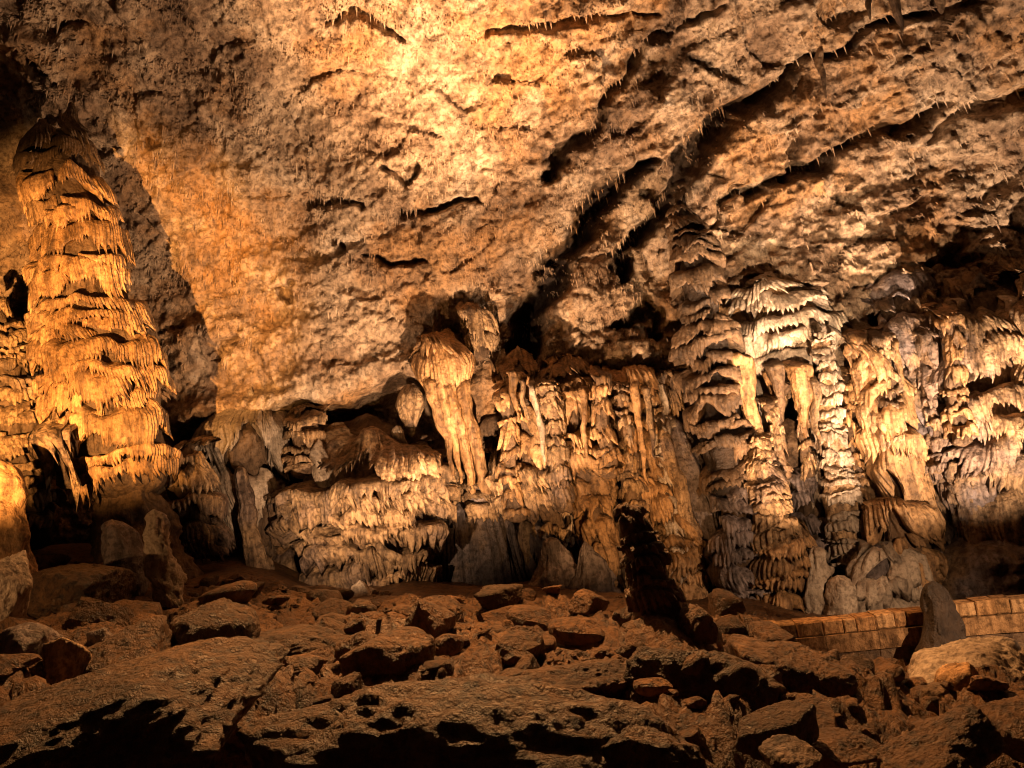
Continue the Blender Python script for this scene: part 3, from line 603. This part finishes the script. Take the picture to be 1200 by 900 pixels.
for q, (lab, lst) in enumerate(thin):
    for k, (x, y, hw, ln) in enumerate(lst):
        y += (52 if 'widest' in lab else 26) + 16 * math.sin(x * 1.7); hw *= .75; ln *= .8 + .35 * math.sin(x * .9)
        icicle('thin_stalactite', lab, [(x - 2, y - 14, hw * 1.8), (x, y, hw * 1.3), (x + ln * .06, y + ln * .5, hw), (x + ln * .13, y + ln, 1.2)], off=1.15 + .2 * math.sin(x), tuck=.9, mat=('amber', 'tan', 'pale')[(k + q) % 3], seed=900 + x, flutes=4, group=lab.replace('thin straight stalactite', 'thin stalactites'))
mound('round_boss', 'rounded wrinkled grey boss hanging under the widest toothed drapery', [(1128, 520, 10), (1132, 550, 22), (1136, 585, 26), (1136, 612, 16), (1134, 622, 4)], off=1.2, mat='grey', seed=70, cat='flowstone', knob=.25, freq=4)
mound('violet_bank', 'smooth violet grey flowstone bank at the foot of the widest toothed drapery', [(1150, 610, 34), (1160, 640, 60), (1165, 690, 80)], off=1.0, mat='grey', seed=71, cat='flowstone', knob=.08)
flowstone('pale_mound', 'pale wrinkled flowstone mound beyond the parapet', 'flowstone', [(1032, 625, 16), (1034, 655, 34), (1036, 690, 46), (1038, 735, 52)], off=1.7, ry=.7, tiers=4, drop=1.9, tooth=.14, tlen=.14, mat='pale', body='grey', seed=72, arcs=3, flare=.10, waist=.8, lump=.14)
mound('pale_stalagmite', 'taller whitish lumpy stalagmite between the ragged cone base and the pale wrinkled mound', [(958, 640, 8), (962, 670, 15), (964, 725, 20)], off=2.0, mat='pale', seed=73, knob=.22, freq=3)
mound('pale_stalagmite', 'small round-topped whitish stalagmite against the pale wrinkled mound', [(984, 676, 6), (986, 695, 12), (988, 725, 16)], off=2.3, mat='pale', seed=74, knob=.2, freq=3)
mound('brown_stalagmite', 'stubby brown stalagmite where the parapet begins, near the lower column', [(846, 694, 10), (850, 712, 16), (852, 745, 20)], Y=12.0, mat='umber', seed=75)
mound('stalagmite_stub', 'dark stalagmite stub standing in front of the stone parapet', [(1092, 686, 8), (1095, 706, 13), (1098, 728, 18), (1104, 765, 34)], Y=10.7, mat='soot', seed=76, knob=.15)
# ---- hanging stalactites of the roof
for k, (pts, lab) in enumerate([([(960, 50, 6), (963, 80, 4), (968, 116, 1)], 'lone black stalactite hanging from the diagonal fissure'),
                                ([(1040, -22, 9), (1046, 10, 5), (1054, 44, 1)], 'longest black stalactite of the trio at the vault edge'),
                                ([(1014, -20, 5), (1018, 10, 3), (1020, 28, 1)], 'thinnest black stalactite of the trio at the vault edge'),
                                ([(1098, -18, 7), (1100, 0, 5), (1103, 16, 1)], 'stubby black stalactite of the trio at the vault edge')]):
    icicle('roof_stalactite', lab, pts, Y=wall_y(pts[0][0], pts[0][1]) - .5, mat='umber', seed=80 + k, group='black stalactites of the roof')

# ------------------------------------------------------------------ boulders
def ico(n):
    t = (1 + 5 ** .5) / 2
    V = [(-1, t, 0), (1, t, 0), (-1, -t, 0), (1, -t, 0), (0, -1, t), (0, 1, t), (0, -1, -t), (0, 1, -t), (t, 0, -1), (t, 0, 1), (-t, 0, -1), (-t, 0, 1)]
    F = [(0, 11, 5), (0, 5, 1), (0, 1, 7), (0, 7, 10), (0, 10, 11), (1, 5, 9), (5, 11, 4), (11, 10, 2), (10, 7, 6), (7, 1, 8), (3, 9, 4), (3, 4, 2), (3, 2, 6), (3, 6, 8), (3, 8, 9), (4, 9, 5), (2, 4, 11), (6, 2, 10), (8, 6, 7), (9, 8, 1)]
    V = [np.array(v) / np.linalg.norm(v) for v in V]
    for _ in range(n):
        c = {}; G = []
        def m(a, b):
            k = (min(a, b), max(a, b))
            if k not in c: p = V[a] + V[b]; V.append(p / np.linalg.norm(p)); c[k] = len(V) - 1
            return c[k]
        for a, b, d in F:
            x, y, z = m(a, b), m(b, d), m(d, a); G += [(a, x, z), (b, y, x), (d, z, y), (x, y, z)]
        F = G
    return np.array(V), np.array(F)
ICO = {k: ico(k) for k in (1, 2, 3, 4, 5)}
def boulder_verts(seed, lvl, planes=13, flat=0.0, rough_=1.0):
    r = np.random.RandomState(seed); D, F = ICO[lvl]
    n = r.normal(size=(planes, 3)); n /= np.linalg.norm(n, axis=1)[:, None]
    if planes < 40: n = np.concatenate([n, [[0, 0, 1], [0, 0, -1]] + r.normal(size=(2, 3)) * .15])
    h = r.uniform(.62 if planes < 40 else .86, 1.0, len(n))
    n /= np.linalg.norm(n, axis=1)[:, None]
    dots = D @ n.T
    R = np.where(dots > .05, h / np.maximum(dots, .05), 9.0)
    e = np.exp(-R * 16); R = -np.log(e.sum(1)) / 16
    R = np.clip(R, .4, 1.3)
    s = seed * 1.37
    R = R * (1 + rough_ * (.07 * fbm(D[:, 0] * 1.8 + s, D[:, 1] * 1.8, D[:, 2] * 1.8, 3) + (.035 if lvl == 5 else .045) * ridged(D[:, 0] * 5 + s, D[:, 1] * 5, D[:, 2] * 5, 3) + (.02 * fbm(D[:, 0] * 14 + s, D[:, 1] * 14, D[:, 2] * 14, 3) if lvl > 3 else 0)))
    return D * R[:, None], F
def boulder(name, label, box, Y, depth=1.0, mat='boulder', seed=0, lvl=4, rot=(0, 0, 0), grow=1.05, group=None, cat='boulder', planes=13):
    x0, y0, x1, y1 = box
    c = at((x0 + x1) / 2, (y0 + y1) / 2, Y); k = mpp((x0 + x1) / 2, (y0 + y1) / 2, Y)
    V, F = boulder_verts(seed, lvl, planes)
    from mathutils import Euler
    V = V * np.array([(x1 - x0) * k / 2, (x1 - x0) * k / 2 * depth, (y1 - y0) * k / 2]) * grow / .88
    V = V @ np.array(Euler([math.radians(a) for a in rot]).to_matrix()).T
    return tag(obj(name, mesh(name, V, F, M[mat]), None, c), label, cat, group)
BL = [ # label, photo box, distance, depth ratio, material, level, rotation
 ('black-faced boulder with a lit crown below the amber stalagmite', (100, 732, 205, 828), 7.9, 1.0, 'boulder', 5, (0, 0, 20)),
 ('leaning boulder with a rubbly top next to the black-faced one', (206, 700, 302, 800), 8.6, 1.0, 'boulder', 5, (8, 0, -15)),
 ('big square dark boulder in the middle of the clay floor', (408, 738, 514, 812), 8.0, .8, 'boulder', 5, (0, -4, 12)),
 ('small upright dark stone behind the big square boulder', (404, 722, 424, 752), 8.7, .8, 'boulder', 3, (0, 0, 0)),
 ('small jagged boulder with a lit top near the big square one', (330, 766, 372, 806), 7.7, .9, 'boulder', 4, (0, 12, 0)),
 ('low dark stone touching the foot of the big square boulder', (386, 790, 428, 826), 7.4, .9, 'boulder', 4, (0, 0, 30)),
 ('black block standing below the grey cones', (560, 682, 616, 716), 12.0, .8, 'umber', 4, (0, 0, 8)),
 ('brown block between the black block and the dark stalagmite', (674, 690, 711, 722), 11.4, .9, 'boulder', 4, (0, 0, 30)),
 ('flat rubble slab between the square boulder and the black block', (478, 700, 548, 738), 10.8, .8, 'boulder', 4, (0, 0, 10)),
 ('huge tilted slab below the black-faced boulder', (-40, 792, 268, 930), 5.7, .8, 'boulder', 5, (14, -12, 10)),
 ('broadest rounded slab, lying before the big square boulder', (330, 810, 860, 1080), 5.4, .42, 'boulder', 5, (0, 8, -6), 70),
 ('low sloping slab leaning against the broadest rounded one', (640, 860, 870, 1020), 5.1, .5, 'boulder', 5, (0, 10, -10), 30),
 ('overhanging ledge block near the foot of the dark stalagmite', (628, 768, 768, 832), 7.6, .8, 'boulder', 5, (-6, -4, 6)),
 ('cracked low block butting against the overhanging ledge block', (566, 786, 636, 826), 7.5, .8, 'boulder', 4, (0, 0, 0)),
 ('rock base carrying the dark stalagmite', (738, 732, 832, 810), 8.9, .9, 'boulder', 5, (0, 0, 20)),
 ('massive dark block below the dark stalagmite', (735, 752, 915, 890), 7.4, .8, 'boulder', 5, (0, 0, -12), 26),
 ('flat-topped dark block before the beginning of the parapet', (862, 752, 984, 852), 7.8, .8, 'boulder', 5, (4, -4, 14)),
 ('small cap stone lying at the beginning of the parapet', (874, 728, 920, 764), 9.8, .9, 'boulder', 4, (0, 0, 10)),
 ('angular boulder below the flat-topped dark block', (866, 824, 948, 892), 6.2, .9, 'boulder', 5, (0, 0, 25)),
 ('bright orange stone lying in front of the angular boulder', (892, 868, 962, 920), 5.5, .9, 'tan', 4, (0, 8, 0)),
 ('sloping slab with a lit upper edge in front of the whitish boulder', (1022, 846, 1162, 930), 5.8, .6, 'boulder', 5, (10, -16, 0)),
 ('brown flat stone between the angular boulder and the sloping slab', (946, 856, 1022, 896), 6.3, .9, 'boulder', 4, (0, 6, 0)),
 ('whitish calcite-coated boulder below the parapet', (1058, 756, 1200, 850), 8.9, .8, 'pale', 5, (10, 0, 0)),
 ('orange wedge set in the whitish calcite-coated boulder', (1098, 776, 1158, 838), 8.3, .6, 'amber', 4, (0, 20, 0)),
 ('dark round stone under the orange wedge', (1082, 806, 1118, 838), 8.0, 1.0, 'umber', 4, (0, 0, 0)),
 ('rough dark boulder beside the sloping slab and the whitish boulder', (1160, 820, 1240, 900), 6.6, .9, 'boulder', 4, (0, 0, 0)),
 ('yellow lit rock spur above the smooth leaning slab', (-20, 652, 36, 742), 8.6, .8, 'pale', 5, (0, 14, 0)),
 ('smooth pale slab leaning below the yellow rock spur', (-20, 728, 66, 812), 7.6, .7, 'grey', 5, (0, 24, 0)),
 ('narrow pale shard beside the smooth leaning slab', (50, 744, 98, 812), 7.5, .6, 'tan', 4, (0, 30, 0)),
 ('brown hummock under the hanging drape', (20, 660, 135, 730), 10.2, .9, 'boulder', 5, (0, 0, 0)),
 ('short grey stub between the hummock and the black-faced boulder', (108, 736, 130, 766), 8.3, .8, 'grey', 3, (0, 0, 0)),
 ('low sloping rock shelf behind the jagged boulder', (268, 735, 400, 790), 8.8, .9, 'boulder', 5, (0, -10, 20)),
 ('brown broken rock on the floor below the lower column', (838, 726, 872, 758), 11.0, .9, 'boulder', 4, (0, 0, 0)),
 ('stone heap sitting on the base of the dark stalagmite', (790, 712, 834, 760), 9.0, .9, 'boulder', 4, (0, 0, 0)),
]
for k, (lab, box, Y, dep, mt, lv, rot, *pl) in enumerate(BL):
    boulder('boulder', lab, box, Y, dep, mt, 100 + k, min(lv, 5 if box[2] - box[0] > 115 else 4), rot, planes=pl[0] if pl else 16)

# loose rocks: single things, sharing a few shapes
ROCK = []
for k in range(10):
    V, F = boulder_verts(300 + k, 2, 9); V = V * np.array([1, .8, .55 + .3 * (k % 3) / 2])
    ROCK.append(mesh('loose_rock', V, F, M['boulder' if k % 3 else 'floor'], k % 2 == 0))
rnd = random.Random(5)
cnt = 0
MARKS = [(n_, *at(a, b, c)[:2]) for n_, a, b, c in [
 ('black-faced boulder', 152, 800, 7.9), ('leaning rubbly boulder', 254, 780, 8.6), ('big square dark boulder', 460, 790, 8.0), ('small jagged boulder', 350, 800, 7.7),
 ('black block below the grey cones', 588, 710, 12.0), ('flat rubble slab', 512, 735, 10.8), ('huge tilted slab', 120, 860, 5.7), ('broadest rounded slab', 560, 860, 5.4),
 ('overhanging ledge block', 698, 820, 7.6), ('dark stalagmite', 770, 745, 9.4), ('massive dark block', 824, 850, 7.4), ('flat-topped dark block', 923, 820, 7.8),
 ('angular boulder', 907, 880, 6.2), ('sloping slab with a lit edge', 1092, 890, 5.8), ('whitish calcite-coated boulder', 1130, 830, 8.9), ('hummock under the hanging drape', 78, 720, 10.2),
 ('calcite spill', 424, 704, 13.0), ('low sloping rock shelf', 330, 780, 8.8), ('pointed grey clay cone', 692, 712, 13.4)]]
def in_frame(px, py): return -20 < px < 1220 and 640 < py < 915
while cnt < 280:
    px, py = rnd.uniform(-10, 1210), 690 + 200 * rnd.random() ** 1.3

    Y = 5.2 + 8.0 * rnd.random() ** 1.2
    p = at(px, 450, Y); x = p[0]
    gz = floor_z(x, Y); qx, qy = proj(np.array([x, Y, gz]))
    if not in_frame(qx, qy): continue
    if 3.0 < x < 6.2 and Y > 9.6: continue
    s = rnd.choice((.06, .07, .09, .11, .14, .18, .24)) * rnd.uniform(.7, 1.2)
    s *= .55 + .075 * Y
    o = obj('loose_rock', ROCK[cnt % 10], None, (x, Y, gz + s * .28)); o.scale = (s, s, s)
    o.rotation_euler = (rnd.uniform(-.3, .3), rnd.uniform(-.3, .3), rnd.uniform(0, 6.28))
    near = min(MARKS, key=lambda m: (m[1] - x) ** 2 + (m[2] - Y) ** 2)[0]
    size = 'fist-sized' if s < .09 else ('head-sized' if s < .16 else 'chunky')
    tag(o, size + ' brown angular rock lying loose near the ' + near, 'rock', size + ' loose rocks near the ' + near); cnt += 1
# gravel: stuff
n = 9000; r2 = np.random.RandomState(21)
gY = 4.6 + 9 * r2.rand(n) ** 1.3; gX = (r2.rand(n) * 2 - 1) * .75 * (gY + .5)
cl = fbm(gX * .8, gY * .8, 60.0, 3); k_ = cl > -.12
gX, gY = gX[k_], gY[k_]; n = len(gX)
gZ = ground(gX, gY) + rough(gX, gY)
D1, F1 = ICO[1]; D0, F0 = D1[:12], np.array([(0, 11, 5), (0, 5, 1), (0, 1, 7), (0, 7, 10), (0, 10, 11), (1, 5, 9), (5, 11, 4), (11, 10, 2), (10, 7, 6), (7, 1, 8), (3, 9, 4), (3, 4, 2), (3, 2, 6), (3, 6, 8), (3, 8, 9), (4, 9, 5), (2, 4, 11), (6, 2, 10), (8, 6, 7), (9, 8, 1)])
sz = (.010 + .035 * r2.rand(n) ** 3) * (.6 + gY / 14)
GV = D0[None] * (.65 + .7 * r2.rand(n, 12, 1)) * sz[:, None, None] * (np.array([1, 1, .6]) * (.6 + .8 * r2.rand(n, 1, 3)))
GV = GV + np.stack([gX, gY, gZ + sz * .2], -1)[:, None]
GF = (F0[None] + (np.arange(n) * 12)[:, None, None]).reshape(-1, 3)
o = obj('gravel', mesh('gravel', GV.reshape(-1, 3), GF, M['floor'], False)); o['kind'] = 'stuff'
tag(o, 'fine brown rubble scattered between the boulders', 'gravel')

# ------------------------------------------------------------------ parapet of the visitors' path
def band(p0, p1, inset, z0, z1, th, name, mat, parent, B, jig=0.0, bev=.012):
    a, b = np.array(p0), np.array(p1); t = (b - a)[:2]; Ln = np.hypot(*t); t = t / Ln; nrm = np.array([-t[1], t[0]])
    a2 = a[:2] + t * inset; b2 = b[:2] - t * inset
    vs = []
    for (e, f) in ((0, 0), (1, 0)):
        pass
    def P(q, off, z): w = q + nrm * off; return [w[0] - B[0], w[1] - B[1], z - B[2]]
    # front face bevelled on all four sides
    f = -th / 2 + jig; bk = th / 2
    V = [P(a2 + t * bev, f, z0 + bev), P(b2 - t * bev, f, z0 + bev), P(b2 - t * bev, f, z1 - bev), P(a2 + t * bev, f, z1 - bev),
         P(a2, f + bev, z0), P(b2, f + bev, z0), P(b2, f + bev, z1), P(a2, f + bev, z1),
         P(a2, bk, z0), P(b2, bk, z0), P(b2, bk, z1), P(a2, bk, z1)]
    Q = [(0, 1, 2, 3), (4, 5, 1, 0), (5, 6, 2, 1), (6, 7, 3, 2), (7, 4, 0, 3), (8, 9, 5, 4), (9, 10, 6, 5), (10, 11, 7, 6), (11, 8, 4, 7), (9, 8, 11, 10)]
    return obj(name, mesh(name, V, Q, mat, False), parent)
def parapet(pxs, label, seed):
    r = random.Random(seed)
    pts = [at(*p) for p in pxs]
    zt = pts[0][2]
    B = np.array(pts[0]); T = thing('stone_parapet', label, 'parapet', B)
    tot = 0
    for a, b in zip(pts[:-1], pts[1:]):
        a = np.array(a); b = np.array(b); Ln = np.hypot(*(b - a)[:2]); d = (b - a) / Ln
        s = 0
        while s < Ln - .02:
            w = r.uniform(.13, .27)
            if Ln - s - w < .12: w = Ln - s
            p, q = a + d * s, a + d * (s + w)
            band(p, q, .004, zt - .185 + r.uniform(-.004, .004), zt + r.uniform(-.016, .014), .34, 'stone_block', M['stone_b' if r.random() < .4 else 'stone'], T, B, r.uniform(-.014, .014), r.uniform(.010, .022))
            s += w
        band(a, b, 0, zt - .42, zt - .196, .40, 'base_course', M['mortar'], T, B, .0, .001)
        band(a, b, 0, zt - 1.1, zt - .424, .26, 'footing', M['umber'], T, B, 0.)  # dark footing colour stands in for the shadow below the base course
    return T
ZT = at(905, 729, 11.3)[2]
def lev(px, py):   # pixel on the level top of the parapet
    d = ray(px, py); return (px, py, d[1] * ZT / d[2])
parapet([lev(896, 730.5), lev(960, 724.5), lev(1020, 718.5), lev(1082, 712)], 'low parapet of tan stone blocks starting at the small cap stone', 1)
parapet([lev(1112, 705), lev(1160, 700.5), lev(1210, 697), lev(1290, 691)], 'low parapet of tan stone blocks behind the whitish calcite-coated boulder', 2)
